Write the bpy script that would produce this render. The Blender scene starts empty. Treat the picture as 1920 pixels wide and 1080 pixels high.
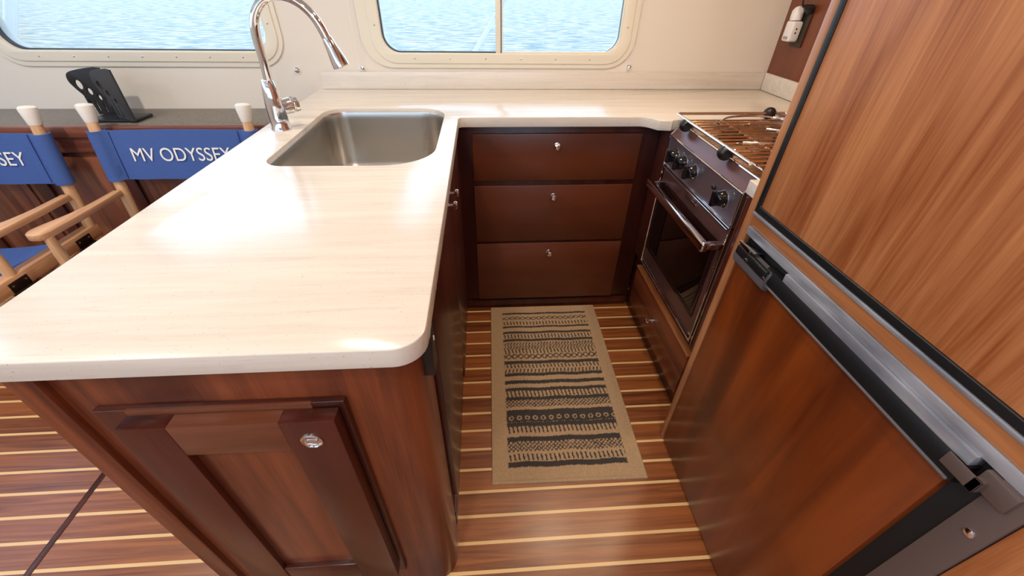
import bpy, bmesh, math, random
from mathutils import Vector, Matrix
random.seed(7)
SC = bpy.context.scene
COL = SC.collection
PI = math.pi

# ------------------------------------------------------------------ camera
F, PITCH, YAW, ROLL, CAMZ = 762.95, .64702716, -.07311987, .01653694, 1.315
rt = Vector((1, 0, 0)); fw = Vector((0, math.cos(PITCH), -math.sin(PITCH))); up = Vector((0, math.sin(PITCH), math.cos(PITCH)))
rt, up = math.cos(ROLL)*rt + math.sin(ROLL)*up, -math.sin(ROLL)*rt + math.cos(ROLL)*up
RZ = Matrix.Rotation(YAW, 3, 'Z')
rt, up, fw = RZ @ rt, RZ @ up, RZ @ fw
cam = bpy.data.cameras.new('camera'); cam.sensor_width = 36; cam.lens = F/1920*36; cam.clip_start = .02; cam.clip_end = 500
co = bpy.data.objects.new('camera', cam); COL.objects.link(co)
m = Matrix((rt, up, -fw)).transposed().to_4x4(); m.translation = Vector((0, 0, CAMZ)); co.matrix_world = m
SC.camera = co

# ------------------------------------------------------------------ light
w = bpy.data.worlds.new('world'); SC.world = w; w.use_nodes = True
nt = w.node_tree; bg = nt.nodes['Background']
tc = nt.nodes.new('ShaderNodeTexCoord'); sx = nt.nodes.new('ShaderNodeSeparateXYZ'); rp = nt.nodes.new('ShaderNodeValToRGB')
nt.links.new(tc.outputs['Generated'], sx.inputs[0]); nt.links.new(sx.outputs['Z'], rp.inputs[0]); nt.links.new(rp.outputs[0], bg.inputs[0])
rp.color_ramp.elements[0].position = .0; rp.color_ramp.elements[0].color = (.56, .77, 1, 1)
rp.color_ramp.elements[1].position = .6; rp.color_ramp.elements[1].color = (.50, .70, 1, 1)
bg.inputs[1].default_value = 3.1
SC.view_settings.view_transform = 'Standard'; SC.view_settings.look = 'None'
SC.view_settings.gamma = 1; SC.view_settings.exposure = 0.06; SC.view_settings.use_curve_mapping = False

CEIL = 2.05
def area_lamp(name, x, y, z, r, power, col=(1, .86, .72), rot=(0, 0, 0), shape='DISK', sy=None):
    l = bpy.data.lights.new(name, 'AREA'); l.shape = shape; l.size = r*2
    if sy: l.size_y = sy
    l.energy = power; l.color = col
    o = bpy.data.objects.new(name, l); COL.objects.link(o); o.location = (x, y, z); o.rotation_euler = rot
    return o
LAMPS = [(.40, 1.30, 6), (.86, 1.22, 4), (-.40, 1.10, 4), (-.35, -.25, 6), (.15, -.6, 8), (-1.5, .95, 13), (-1.6, -.5, 8)]
for x, y, p in LAMPS:
    area_lamp('ceiling_lamp', x, y, CEIL-.022, .045, p, (1, .78, .54) if x > .3 else (1, .90, .79))

# ------------------------------------------------------------------ materials
def lin(r, g, b):
    f = lambda c: (c/255/12.92) if c/255 <= .04045 else ((c/255+.055)/1.055)**2.4
    return (f(r), f(g), f(b), 1)
def mat(name, col, rough=.5, metal=0, **kw):
    m = bpy.data.materials.new(name); m.use_nodes = True
    b = m.node_tree.nodes['Principled BSDF']
    b.inputs['Base Color'].default_value = col; b.inputs['Roughness'].default_value = rough; b.inputs['Metallic'].default_value = metal
    for k, v in kw.items(): b.inputs[k.replace('_', ' ')].default_value = v
    return m
def add_noise_bump(m, scale=(300, 300, 300), strength=.1, dist=.001, col=None, detail=3):
    t = m.node_tree; N = t.nodes; L = t.links; b = N['Principled BSDF']
    tc = N.new('ShaderNodeTexCoord'); mp = N.new('ShaderNodeMapping'); mp.inputs['Scale'].default_value = scale
    n = N.new('ShaderNodeTexNoise'); n.inputs['Scale'].default_value = 1; n.inputs['Detail'].default_value = detail
    L.new(tc.outputs['Object'], mp.inputs[0]); L.new(mp.outputs[0], n.inputs['Vector'])
    bu = N.new('ShaderNodeBump'); bu.inputs['Strength'].default_value = strength; bu.inputs['Distance'].default_value = dist
    L.new(n.outputs[0], bu.inputs['Height']); L.new(bu.outputs[0], b.inputs['Normal'])
    if col:
        r = N.new('ShaderNodeValToRGB'); r.color_ramp.elements[0].position = .35; r.color_ramp.elements[1].position = .65
        r.color_ramp.elements[0].color = col[0]; r.color_ramp.elements[1].color = col[1]
        L.new(n.outputs[0], r.inputs[0]); L.new(r.outputs[0], b.inputs['Base Color'])
    return m
def wood(name, dark, light, axis='Z', rough=.34, coat=.25, freq=16, pore=.25, contrast=(.33, .68)):
    m = bpy.data.materials.new(name); m.use_nodes = True
    t = m.node_tree; N = t.nodes; L = t.links; b = N['Principled BSDF']
    tc = N.new('ShaderNodeTexCoord'); oi = N.new('ShaderNodeObjectInfo')
    vm = N.new('ShaderNodeVectorMath'); vm.operation = 'MULTIPLY_ADD'
    cmb = N.new('ShaderNodeCombineXYZ')
    for i in range(3): L.new(oi.outputs['Random'], cmb.inputs[i])
    sc = N.new('ShaderNodeVectorMath'); sc.operation = 'SCALE'; sc.inputs['Scale'].default_value = 7.3
    L.new(cmb.outputs[0], sc.inputs[0])
    ad = N.new('ShaderNodeVectorMath'); ad.operation = 'ADD'; L.new(tc.outputs['Object'], ad.inputs[0]); L.new(sc.outputs[0], ad.inputs[1])
    def noise(s_across, s_along, detail, dist=0):
        mp = N.new('ShaderNodeMapping'); s = [s_across]*3; s['XYZ'.index(axis)] = s_along; mp.inputs['Scale'].default_value = s
        L.new(ad.outputs[0], mp.inputs[0])
        n = N.new('ShaderNodeTexNoise'); n.inputs['Scale'].default_value = 1; n.inputs['Detail'].default_value = detail; n.inputs['Distortion'].default_value = dist
        L.new(mp.outputs[0], n.inputs['Vector']); return n
    n1 = noise(freq, freq*.07, 3, .6); n2 = noise(260, 9, 2); n3 = noise(3, .8, 2)
    mx = N.new('ShaderNodeMath'); mx.operation = 'MULTIPLY_ADD'; mx.inputs[1].default_value = .5; 
    L.new(n3.outputs[0], mx.inputs[0]); 
    m2 = N.new('ShaderNodeMath'); m2.operation = 'MULTIPLY_ADD'; m2.inputs[1].default_value = pore; L.new(n2.outputs[0], m2.inputs[0])
    L.new(n1.outputs[0], mx.inputs[2]); 
    L.new(mx.outputs[0], m2.inputs[2])
    off = N.new('ShaderNodeMath'); off.operation = 'SUBTRACT'; off.inputs[1].default_value = .25 + pore/2; L.new(m2.outputs[0], off.inputs[0])
    r = N.new('ShaderNodeValToRGB'); e = r.color_ramp.elements
    e[0].position, e[1].position = contrast; e[0].color = dark; e[1].color = light
    L.new(off.outputs[0], r.inputs[0]); L.new(r.outputs[0], b.inputs['Base Color'])
    b.inputs['Roughness'].default_value = rough; b.inputs['Coat Weight'].default_value = coat; b.inputs['Coat Roughness'].default_value = .18
    bu = N.new('ShaderNodeBump'); bu.inputs['Strength'].default_value = .12; bu.inputs['Distance'].default_value = .0006
    L.new(n2.outputs[0], bu.inputs['Height']); L.new(bu.outputs[0], b.inputs['Normal'])
    return m
D, Lt = lin(84, 36, 20), lin(140, 72, 42)
WV = wood('mahogany_vertical', D, Lt, 'Z')
WX = wood('mahogany_across', D, Lt, 'X')
WDR = wood('mahogany_drawer_front', lin(84, 38, 20), lin(112, 56, 30), 'X', freq=9, pore=.12, contrast=(.2, .8))
WY = wood('mahogany_lengthwise', D, Lt, 'Y')
WDARK = wood('mahogany_dark', lin(56, 20, 13), lin(84, 34, 22), 'Z')
WRAIL = wood('mahogany_rail', lin(98, 52, 34), lin(126, 74, 50), 'X')
WFR = wood('mahogany_panel', lin(148, 76, 34), lin(204, 134, 84), 'Z', rough=.45, coat=.2, freq=26, pore=.4, contrast=(.27,.72))  # base lightened to stand in for a bright reflection on the panel
WFRY = wood('cherry_trim', lin(152, 90, 50), lin(184, 118, 72), 'Y', freq=30)
WFRZ = wood('cherry_stile', lin(160, 100, 62), lin(196, 134, 90), 'Z', freq=30)
BEECH = wood('beech', lin(196, 150, 106), lin(224, 184, 140), 'Z', rough=.5, coat=.05, freq=40)
BEECHY = wood('beech_lengthwise', lin(190, 138, 98), lin(222, 176, 134), 'Y', rough=.45, coat=.1, freq=40)
CHROME = mat('chrome', (.86, .87, .90, 1), .06, 1)
MIRROR = mat('polished_steel', (.62, .58, .58, 1), .10, 1)
STEEL = add_noise_bump(mat('brushed_steel', lin(206, 200, 192), .27, 1), (8, 400, 8), .06, .0004)
SILVER = add_noise_bump(mat('aluminium_trim', lin(170, 172, 180), .42, .45), (40, 8, 40), .12, .0005, (lin(140, 142, 152), lin(186, 188, 196)))
GREYM = mat('painted_steel', lin(104, 88, 84), .42, .3)
BLACK = mat('black_plastic', lin(22, 22, 24), .38)
RUBBER = mat('black_rubber', lin(14, 14, 16), .6)
DKGREY = mat('charcoal_plastic', lin(92, 90, 94), .42)
WHITE = mat('white_plastic', lin(236, 234, 236), .35)
CAPM = mat('white_cap', lin(238, 234, 226), .45)
GLASSB = mat('black_glass', lin(12, 6, 6), .05, 0, Coat_Weight=.5)
WALLM = add_noise_bump(mat('cream_laminate', lin(230, 223, 212), .35), (60, 60, 60), .03, .001)
FRAMEM = mat('cream_frame', lin(232, 226, 210), .3)
GRATEM = mat('grate_steel', (.95, .78, .58, 1), .18, 1)  # steel wires, their golden reflection put into the base colour
def rug_mat():
    m = mat('rug_weave', (1, 1, 1, 1), .95); t = m.node_tree; N = t.nodes; L = t.links; b = N['Principled BSDF']
    a = N.new('ShaderNodeVertexColor'); a.layer_name = 'weave'
    tc = N.new('ShaderNodeTexCoord'); n = N.new('ShaderNodeTexNoise'); n.inputs['Scale'].default_value = 420; n.inputs['Detail'].default_value = 3
    L.new(tc.outputs['Object'], n.inputs['Vector'])
    r = N.new('ShaderNodeMapRange'); r.inputs['To Min'].default_value = .72; r.inputs['To Max'].default_value = 1.25; L.new(n.outputs[0], r.inputs[0])
    mu = N.new('ShaderNodeVectorMath'); mu.operation = 'SCALE'; L.new(a.outputs['Color'], mu.inputs[0]); L.new(r.outputs[0], mu.inputs['Scale'])
    L.new(mu.outputs[0], b.inputs['Base Color'])
    bu = N.new('ShaderNodeBump'); bu.inputs['Strength'].default_value = .6; bu.inputs['Distance'].default_value = .002
    L.new(n.outputs[0], bu.inputs['Height']); L.new(bu.outputs[0], b.inputs['Normal']); return m
def counter_mat():
    m = mat('cream_solid_surface', lin(236, 224, 206), .2, 0, IOR=1.6); t = m.node_tree; N = t.nodes; L = t.links; b = N['Principled BSDF']
    tc = N.new('ShaderNodeTexCoord')
    def nz(s, d, dist=0):
        mp = N.new('ShaderNodeMapping'); mp.inputs['Scale'].default_value = s; L.new(tc.outputs['Object'], mp.inputs[0])
        n = N.new('ShaderNodeTexNoise'); n.inputs['Scale'].default_value = 1; n.inputs['Detail'].default_value = d; n.inputs['Distortion'].default_value = dist
        L.new(mp.outputs[0], n.inputs['Vector']); return n
    def ramp(n, a, b_, ca, cb):
        r = N.new('ShaderNodeValToRGB'); e = r.color_ramp.elements; e[0].position = a; e[1].position = b_; e[0].color = ca; e[1].color = cb
        L.new(n.outputs[0], r.inputs[0]); return r
    r1 = ramp(nz((2.5, 45, 45), 6, .8), .36, .66, lin(219, 211, 201), lin(229, 222, 212))
    r2 = ramp(nz((7, 110, 110), 4, 1.2), .30, .42, (.90, .88, .87, 1), (1, 1, 1, 1))
    r3 = ramp(nz((180, 420, 180), 2), .27, .31, (.72, .66, .60, 1), (1, 1, 1, 1))
    x = N.new('ShaderNodeMix'); x.data_type = 'RGBA'; x.blend_type = 'MULTIPLY'; x.inputs[0].default_value = .7
    L.new(r1.outputs[0], x.inputs[6]); L.new(r2.outputs[0], x.inputs[7])
    y = N.new('ShaderNodeMix'); y.data_type = 'RGBA'; y.blend_type = 'MULTIPLY'; y.inputs[0].default_value = .8
    L.new(x.outputs[2], y.inputs[6]); L.new(r3.outputs[0], y.inputs[7]); L.new(y.outputs[2], b.inputs['Base Color'])
    return m
def floor_mat():
    m = mat('teak_and_holly', (1, 1, 1, 1), .36, 0, Coat_Weight=.35, Coat_Roughness=.25); t = m.node_tree; N = t.nodes; L = t.links; b = N['Principled BSDF']
    tc = N.new('ShaderNodeTexCoord'); s = N.new('ShaderNodeSeparateXYZ'); L.new(tc.outputs['Object'], s.inputs[0])
    def mth(op, a, v=None, c=None):
        n = N.new('ShaderNodeMath'); n.operation = op
        if isinstance(a, (int, float)): n.inputs[0].default_value = a
        else: L.new(a, n.inputs[0])
        if v is not None:
            if isinstance(v, (int, float)): n.inputs[1].default_value = v
            else: L.new(v, n.inputs[1])
        return n.outputs[0]
    q = mth('DIVIDE', mth('SUBTRACT', s.outputs['Y'], 1.55-.0045-20*.0747), .0747)
    fr = mth('FRACT', q); fl = mth('FLOOR', q); strip = mth('LESS_THAN', fr, .125)
    wn = N.new('ShaderNodeTexWhiteNoise'); wn.noise_dimensions = '1D'; L.new(fl, wn.inputs['W'])
    cb = N.new('ShaderNodeCombineXYZ'); L.new(mth('ADD', s.outputs['X'], mth('MULTIPLY', wn.outputs[0], 9.0)), cb.inputs[0]); L.new(s.outputs['Y'], cb.inputs[1]); L.new(mth('MULTIPLY', fl, 3.7), cb.inputs[2])
    def nz(sc, d, dist):
        mp = N.new('ShaderNodeMapping'); mp.inputs['Scale'].default_value = sc; L.new(cb.outputs[0], mp.inputs[0])
        n = N.new('ShaderNodeTexNoise'); n.inputs['Scale'].default_value = 1; n.inputs['Detail'].default_value = d; n.inputs['Distortion'].default_value = dist
        L.new(mp.outputs[0], n.inputs['Vector']); return n.outputs[0]
    v = mth('ADD', mth('ADD', nz((2.2, 55, 1), 4, .9), mth('MULTIPLY', nz((12, 420, 1), 2, 0), .3)), mth('MULTIPLY', wn.outputs[0], .22))
    r = N.new('ShaderNodeValToRGB'); e = r.color_ramp.elements; e[0].position = .48; e[1].position = .98; e[0].color = lin(96, 44, 20); e[1].color = lin(168, 98, 50); L.new(v, r.inputs[0])
    x = N.new('ShaderNodeMix'); x.data_type = 'RGBA'; L.new(strip, x.inputs[0]); L.new(r.outputs[0], x.inputs[6]); x.inputs[7].default_value = lin(240, 200, 140)
    L.new(x.outputs[2], b.inputs['Base Color']); return m
def water_mat():
    m = mat('sea_water', lin(150, 190, 205), .4); t = m.node_tree; N = t.nodes; L = t.links; b = N['Principled BSDF']
    tc = N.new('ShaderNodeTexCoord'); mp = N.new('ShaderNodeMapping'); mp.inputs['Scale'].default_value = (.8, 2.6, 1); L.new(tc.outputs['Object'], mp.inputs[0])
    n = N.new('ShaderNodeTexNoise'); n.inputs['Scale'].default_value = 1.3; n.inputs['Detail'].default_value = 8; n.inputs['Roughness'].default_value = .62; n.inputs['Distortion'].default_value = .5
    L.new(mp.outputs[0], n.inputs['Vector'])
    r = N.new('ShaderNodeValToRGB'); e = r.color_ramp.elements; e[0].position = .43; e[1].position = .60; e[0].color = lin(106, 124, 124); e[1].color = lin(222, 200, 154)  # warm ripple highlights painted into the water colour
    L.new(n.outputs[0], r.inputs[0]); L.new(r.outputs[0], b.inputs['Base Color'])
    bu = N.new('ShaderNodeBump'); bu.inputs['Strength'].default_value = 1; bu.inputs['Distance'].default_value = .22
    L.new(n.outputs[0], bu.inputs['Height']); L.new(bu.outputs[0], b.inputs['Normal']); return m
def glass_mat():
    m = bpy.data.materials.new('window_glass'); m.use_nodes = True; t = m.node_tree; N = t.nodes; L = t.links
    N.remove(N['Principled BSDF']); o = N['Material Output']; tr = N.new('ShaderNodeBsdfTransparent'); g = N.new('ShaderNodeBsdfGlossy'); g.inputs['Roughness'].default_value = .02
    fr = N.new('ShaderNodeFresnel'); fr.inputs[0].default_value = 1.45; x = N.new('ShaderNodeMixShader'); tr.inputs[0].default_value = (.96, .98, .98, 1)
    L.new(fr.outputs[0], x.inputs[0]); L.new(tr.outputs[0], x.inputs[1]); L.new(g.outputs[0], x.inputs[2]); L.new(x.outputs[0], o.inputs[0]); return m
RUGM, COUNTER, FLOORM, WATER, GLASS = rug_mat(), counter_mat(), floor_mat(), water_mat(), glass_mat()
CANVAS = add_noise_bump(mat('blue_canvas', lin(62, 92, 156), .9), (900, 900, 900), .3, .0006, (lin(56, 84, 146), lin(70, 100, 164)))
LETTER = mat('white_lettering', lin(238, 238, 232), .7)
GREYTOP = add_noise_bump(mat('grey_top', lin(120, 112, 104), .4), (120, 120, 120), .05, .0005, (lin(104, 98, 92), lin(128, 120, 112)))

# ------------------------------------------------------------------ mesh helpers (world coordinates in)
def NB(): return bmesh.new()
def box(bm, x0, x1, y0, y1, z0, z1, bev=0.0, seg=2, only=None):
    r = bmesh.ops.create_cube(bm, size=1); vs = r['verts']
    for v in vs: v.co = Vector(((x0+x1)/2 + v.co.x*(x1-x0), (y0+y1)/2 + v.co.y*(y1-y0), (z0+z1)/2 + v.co.z*(z1-z0)))
    if bev:
        es = list({e for v in vs for e in v.link_edges})
        if only: es = [e for e in es if only(e)]
        bmesh.ops.bevel(bm, geom=es, offset=bev, segments=seg, profile=.5, affect='EDGES')
    return bm
def vertical(e): return abs(e.verts[0].co.z-e.verts[1].co.z) > 1e-4
def tube(bm, pts, rad, n=14, cap=True):
    pts = [Vector(p) for p in pts]
    if not hasattr(rad, '__len__'): rad = [rad]*len(pts)
    rings = []; prev = None
    for i, p in enumerate(pts):
        t = (pts[min(i+1, len(pts)-1)] - pts[max(i-1, 0)])
        if t.length < 1e-9: t = prev_t
        t.normalize(); prev_t = t
        if prev is None: a = t.orthogonal().normalized()
        else:
            a = prev - t*prev.dot(t)
            a = a.normalized() if a.length > 1e-6 else t.orthogonal().normalized()
        prev = a; b = t.cross(a)
        rings.append([bm.verts.new(p + rad[i]*(math.cos(2*PI*k/n)*a + math.sin(2*PI*k/n)*b)) for k in range(n)])
    for i in range(len(rings)-1):
        for k in range(n): bm.faces.new((rings[i][k], rings[i][(k+1) % n], rings[i+1][(k+1) % n], rings[i+1][k]))
    if cap: bm.faces.new(rings[0][::-1]); bm.faces.new(rings[-1])
    return bm
def catmull(P, k=8):
    P = [Vector(p) for p in P]; out = []
    Q = [2*P[0]-P[1]] + P + [2*P[-1]-P[-2]]
    for i in range(1, len(Q)-2):
        for j in range(k):
            t = j/k; a, b, c, d = Q[i-1:i+3]
            out.append(.5*((2*b)+(c-a)*t+(2*a-5*b+4*c-d)*t*t+(3*b-a-3*c+d)*t**3))
    out.append(P[-1]); return out
def rpoly(corners, nseg=8):
    """rounded polygon: corners = [(x, y, r)], constant sample count per corner"""
    out = []; n = len(corners)
    for i, (x, y, r) in enumerate(corners):
        p = Vector((x, y)); a = (Vector(corners[i-1][:2])-p).normalized(); b = (Vector(corners[(i+1) % n][:2])-p).normalized()
        ang = a.angle(b)
        if r <= 1e-6: out.append((x, y)); continue
        d = r/math.tan(ang/2); c = p + (a+b).normalized()*(r/math.sin(ang/2)); s = p+a*d-c; e = p+b*d-c
        a0 = math.atan2(s.y, s.x); a1 = math.atan2(e.y, e.x); da = (a1-a0+PI) % (2*PI)-PI
        for k in range(nseg+1):
            t = a0+da*k/nseg; out.append((c.x+r*math.cos(t), c.y+r*math.sin(t)))
    return out
def inset(corners, d):
    n = len(corners); out = []
    area = sum(corners[i][0]*corners[(i+1) % n][1]-corners[(i+1) % n][0]*corners[i][1] for i in range(n)); sg = 1 if area > 0 else -1
    for i, (x, y, r) in enumerate(corners):
        p = Vector((x, y)); e0 = (p-Vector(corners[i-1][:2])).normalized(); e1 = (Vector(corners[(i+1) % n][:2])-p).normalized()
        n0 = Vector((-e0.y, e0.x))*sg; n1 = Vector((-e1.y, e1.x))*sg; b = (n0+n1); b = b/(b.length_squared/2)
        q = p+b*d; out.append((q.x, q.y, max(r-d, .004)))
    return out
def plate(bm, outlines, thick, mtx, bev=.0):
    """flat plate with holes, outlines in local xy, thickness along local +z from 0; mtx places it"""
    cu = bpy.data.curves.new('tmp', 'CURVE'); cu.dimensions = '2D'; cu.fill_mode = 'BOTH'
    for ol in outlines:
        s = cu.splines.new('POLY'); s.points.add(len(ol)-1)
        for p, q in zip(s.points, ol): p.co = (q[0], q[1], 0, 1)
        s.use_cyclic_u = True
    cu.extrude = thick/2-bev; cu.bevel_depth = bev; cu.bevel_resolution = 2; cu.offset = -bev
    o = bpy.data.objects.new('tmp', cu); COL.objects.link(o)
    dg = bpy.context.evaluated_depsgraph_get(); dg.update(); me = bpy.data.meshes.new_from_object(o.evaluated_get(dg))
    me.transform(Matrix.Translation((0, 0, thick/2))); me.transform(mtx); bm.from_mesh(me)
    bpy.data.objects.remove(o); bpy.data.curves.remove(cu); bpy.data.meshes.remove(me)
    bmesh.ops.remove_doubles(bm, verts=bm.verts, dist=1e-5); return bm
def lathe(bm, prof, mtx, n=24):
    rings = []
    for r, z in prof:
        if r < 1e-6: rings.append([bm.verts.new(mtx @ Vector((0, 0, z)))])
        else: rings.append([bm.verts.new(mtx @ Vector((r*math.cos(2*PI*k/n), r*math.sin(2*PI*k/n), z))) for k in range(n)])
    for a, b in zip(rings, rings[1:]):
        for k in range(n):
            f = [a[k % len(a)], a[(k+1) % len(a)], b[(k+1) % len(b)], b[k % len(b)]]; f = list(dict.fromkeys(f))
            if len(f) > 2: bm.faces.new(f)
    for r_ in (rings[0], rings[-1]):
        if len(r_) > 2: bm.faces.new(r_)
    return bm
def Rm(x, y, z, dir_):
    """matrix with local z along dir_"""
    d = Vector(dir_).normalized(); return Matrix.Translation((x, y, z)) @ d.to_track_quat('Z', 'Y').to_matrix().to_4x4()
def obj(name, bm, material, parent=None, smooth=40, origin=None):
    bmesh.ops.recalc_face_normals(bm, faces=bm.faces)
    org = Vector(origin) if origin else Vector((0, 0, 0))
    p = parent
    while p is not None: org = org + Vector(p.location); p = p.parent
    inv = org.copy()
    if parent is None and origin is None:
        xs = [v.co for v in bm.verts]
        inv = Vector(((min(v.x for v in xs)+max(v.x for v in xs))/2, (min(v.y for v in xs)+max(v.y for v in xs))/2, min(v.z for v in xs)))
    for v in bm.verts: v.co -= inv
    me = bpy.data.meshes.new(name); bm.to_mesh(me); bm.free(); me.materials.append(material)
    if smooth:
        me.polygons.foreach_set('use_smooth', [True]*len(me.polygons)); me.set_sharp_from_angle(angle=math.radians(smooth))
    o = bpy.data.objects.new(name, me); COL.objects.link(o)
    if parent: o.parent = parent; o.location = (0, 0, 0)
    else: o.location = inv
    return o
def tag(o, label=None, cat=None, group=None, kind=None):
    for k, v in (('label', label), ('category', cat), ('group', group), ('kind', kind)):
        if v: o[k] = v
    return o
def thing(name, label, cat, loc=(0, 0, 0), group=None, kind=None):
    o = bpy.data.objects.new(name, None); COL.objects.link(o); o.location = loc; o.empty_display_size = .05
    return tag(o, label, cat, group, kind)
def struct(name, bm, m, **k): o = obj(name, bm, m, **k); o['kind'] = 'structure'; return o
def copy_tree(o, parent=None):
    c = o.copy(); COL.objects.link(c); c.parent = parent
    for ch in list(o.children): copy_tree(ch, c)
    return c
XZ = lambda y: Matrix(((1, 0, 0, 0), (0, 0, 1, y), (0, 1, 0, 0), (0, 0, 0, 1)))       # local xy -> world xz, thickness towards +y
YZ = lambda x: Matrix(((0, 0, 1, x), (1, 0, 0, 0), (0, 1, 0, 0), (0, 0, 0, 1)))       # local xy -> world yz, thickness towards +x
def rect(x0, x1, z0, z1, r=0, n=8): return rpoly([(x0, z0, r), (x1, z0, r), (x1, z1, r), (x0, z1, r)], n)

# ------------------------------------------------------------------ room shell
WY_ = 2.03; XL, XR, YN = -3.0, 1.317, -2.6
fl = struct('floor', box(NB(), XL, XR, YN, WY_+.05, -.05, 0), FLOORM, origin=(0, 0, 0))
struct('ceiling', box(NB(), XL-.05, XR+.05, YN-.05, WY_+.1, CEIL, CEIL+.05), WALLM)
G1 = (-.416, .602, 1.062, 1.50); G2 = (-1.925, -.885, 1.064, 1.50)
b = NB(); plate(b, [rect(XL, XR, 0, CEIL), rect(G1[0], G1[1], G1[2], G1[3], .07), rect(G2[0], G2[1], G2[2], G2[3], .07)], .06, XZ(WY_))
struct('wall_back', b, WALLM, smooth=0)
struct('wall_right', box(NB(), XR, XR+.05, YN, WY_+.06, 0, CEIL), wood('mahogany_bulkhead', lin(92, 44, 26), lin(118, 62, 38), 'Z', freq=7, pore=.12), smooth=0)
b = NB(); plate(b, [rect(YN, WY_+.06, 0, CEIL), rect(-2.2, -.2, 1.28, 1.95, .08), rect(.0, 1.85, 1.28, 1.95, .08)], .05, YZ(XL-.05)); struct('wall_left', b, WALLM, smooth=0)
b = NB(); plate(b, [rect(XL-.05, XR+.05, 0, CEIL), rect(-2.8, -.95, 1.15, 1.95, .08), rect(-.75, 1.15, 1.15, 1.95, .08)], .05, XZ(YN-.05)); struct('wall_front', b, WALLM, smooth=0)

def screw(bm, x, y, z, r=.0035):
    lathe(bm, [(r, 0), (r, .001), (r*.6, .002), (0, .0022)], Rm(x, y, z, (0, -1, 0)), 10)
def window(idx, g, fl_, mull):
    root = thing('window_%d' % idx, None, None, (0, WY_, 0)); root['kind'] = 'structure'
    x0, x1, z0, z1 = g; a0, a1, c0, c1 = fl_
    b = NB(); plate(b, [rect(a0, a1, c0, c1, .12), rect(x0-.012, x1+.012, z0-.012, z1+.012, .08)], .007, XZ(WY_-.007), .0025); obj('outer_flange', b, FRAMEM, root)
    b = NB(); plate(b, [rect(x0-.045, x1+.045, z0-.04, z1+.04, .10), rect(x0, x1, z0, z1, .07)], .012, XZ(WY_-.012), .003); obj('window_frame', b, FRAMEM, root)
    b = NB(); plate(b, [rect(x0-.001, x1+.001, z0-.001, z1+.001, .07), rect(x0+.004, x1-.004, z0+.004, z1-.004, .067)], .02, XZ(WY_+.005)); obj('window_seal', b, mat('seal_dark', lin(50, 56, 64), .5), root)
    b = NB(); plate(b, [rect(x0+.002, x1-.002, z0+.002, z1-.002, .066)], .005, XZ(WY_+.022)); obj('window_glass', b, GLASS, root)
    if mull:
        b = NB(); box(b, .061, .081, WY_-.006, WY_+.02, z0-.006, z1, .002); obj('mullion', b, FRAMEM, root)
        b = NB(); box(b, .083, .088, WY_+.0, WY_+.02, z0+.004, z1); obj('mullion_seal', b, RUBBER, root)
        b = NB(); box(b, .088, x1-.02, WY_+.008, WY_+.02, z0-.003, z0+.006, .001); obj('sliding_track', b, FRAMEM, root)
        b = NB(); plate(b, [rpoly([(.086, z0-.002, .002), (x1+.002, z0-.002, .07), (x1+.002, z1, .07), (.086, z1, .002)]), rpoly([(.092, z0+.006, .002), (x1-.006, z0+.006, .064), (x1-.006, z1-.008, .064), (.092, z1-.008, .002)])], .01, XZ(WY_-.004), .002); obj('sash', b, FRAMEM, root)
    n = 0
    for i in range(6 if mull else 7):
        t = (i+.5)/(6 if mull else 7); x = x0+.05+(x1-x0-.10)*t
        b = NB(); screw(b, x, WY_-.012, z0-.021); obj('screw', b, STEEL, root)
    for s, xx in ((0, x0-.022), (1, x1+.022)):
        for zz in (z0+.10, z0+.24):
            b = NB(); screw(b, xx, WY_-.012, zz); obj('screw', b, STEEL, root)
    return root
window(1, G2, (-1.99, -.822, 1.004, 1.56), False)
window(2, G1, (-.506, .672, 1.004, 1.56), True)
# sea and rail outside
b = NB(); bmesh.ops.create_grid(b, x_segments=2, y_segments=2, size=60)
for v in b.verts: v.co += Vector((0, 62.6, -1.1))
tag(obj('sea', b, WATER, smooth=0, origin=(0, 2.6, -1.1)), 'pale blue rippled open water seen through both cabin windows', 'water', kind='stuff')
WPOST = mat('white_enamel', lin(238, 244, 250), .2)
def post(p, q, r, label):
    b = NB(); tube(b, [p, q], r, 12); tag(obj('railing_post', b, WPOST), label, 'railing', 'deck railing posts outside')
def ext(p, q, a, b_):
    p, q = Vector(p), Vector(q); d = q-p; return p-d*a, q+d*b_
p, q = ext((-.035, 2.5, 1.014), (.124, 2.5, 1.236), 1.2, 1.3); post(p, q, .011, 'white slanted deck rail post crossing behind the sliding window over the counter')
p, q = ext((-2.352, 2.5, 1.013), (-2.215, 2.5, 1.21), 1.2, 1.3); post(p, q, .024, 'thick white deck post at the far left end of the left window')
p, q = ext((-1.10, 2.5, 1.044), (-1.065, 2.5, 1.147), 2.5, 3.2); post(p, q, .012, 'white deck post seen behind the faucet at the right end of the left window')

# ------------------------------------------------------------------ countertop with sink cut-out
SINK = [(-.588, 1.078, .06), (-.142, 1.074, .135), (-.142, 1.682, .11), (-.588, 1.682, .075)]
CT = [(-.722, .392, .012), (-.090, .392, .045), (-.090, 1.545, .018), (.60, 1.545, .045), (.632, 1.495, .02), (.682, 1.488, .004), (.682, 1.50, .001), (1.13, 1.50, .002), (1.13, .950, .002), (.670, .950, .003), (.670, .84, .003), (1.305, .84, .002), (1.305, WY_-.012, .002), (-.722, WY_-.001, .002)]
b = NB(); plate(b, [rpoly(CT, 8), rpoly(SINK, 10)], .035, Matrix.Translation((0, 0, .885)), .002)
tag(obj('countertop', b, COUNTER), 'cream streaked solid surface worktop of the peninsula and back counter', 'countertop')
b = NB(); box(b, -.700, 1.305, WY_-.013, WY_-.001, .9205, .990, .002)
tag(obj('backsplash', b, COUNTER), 'long cream upstand along the wall under the windows', 'backsplash', 'counter upstands')
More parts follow.
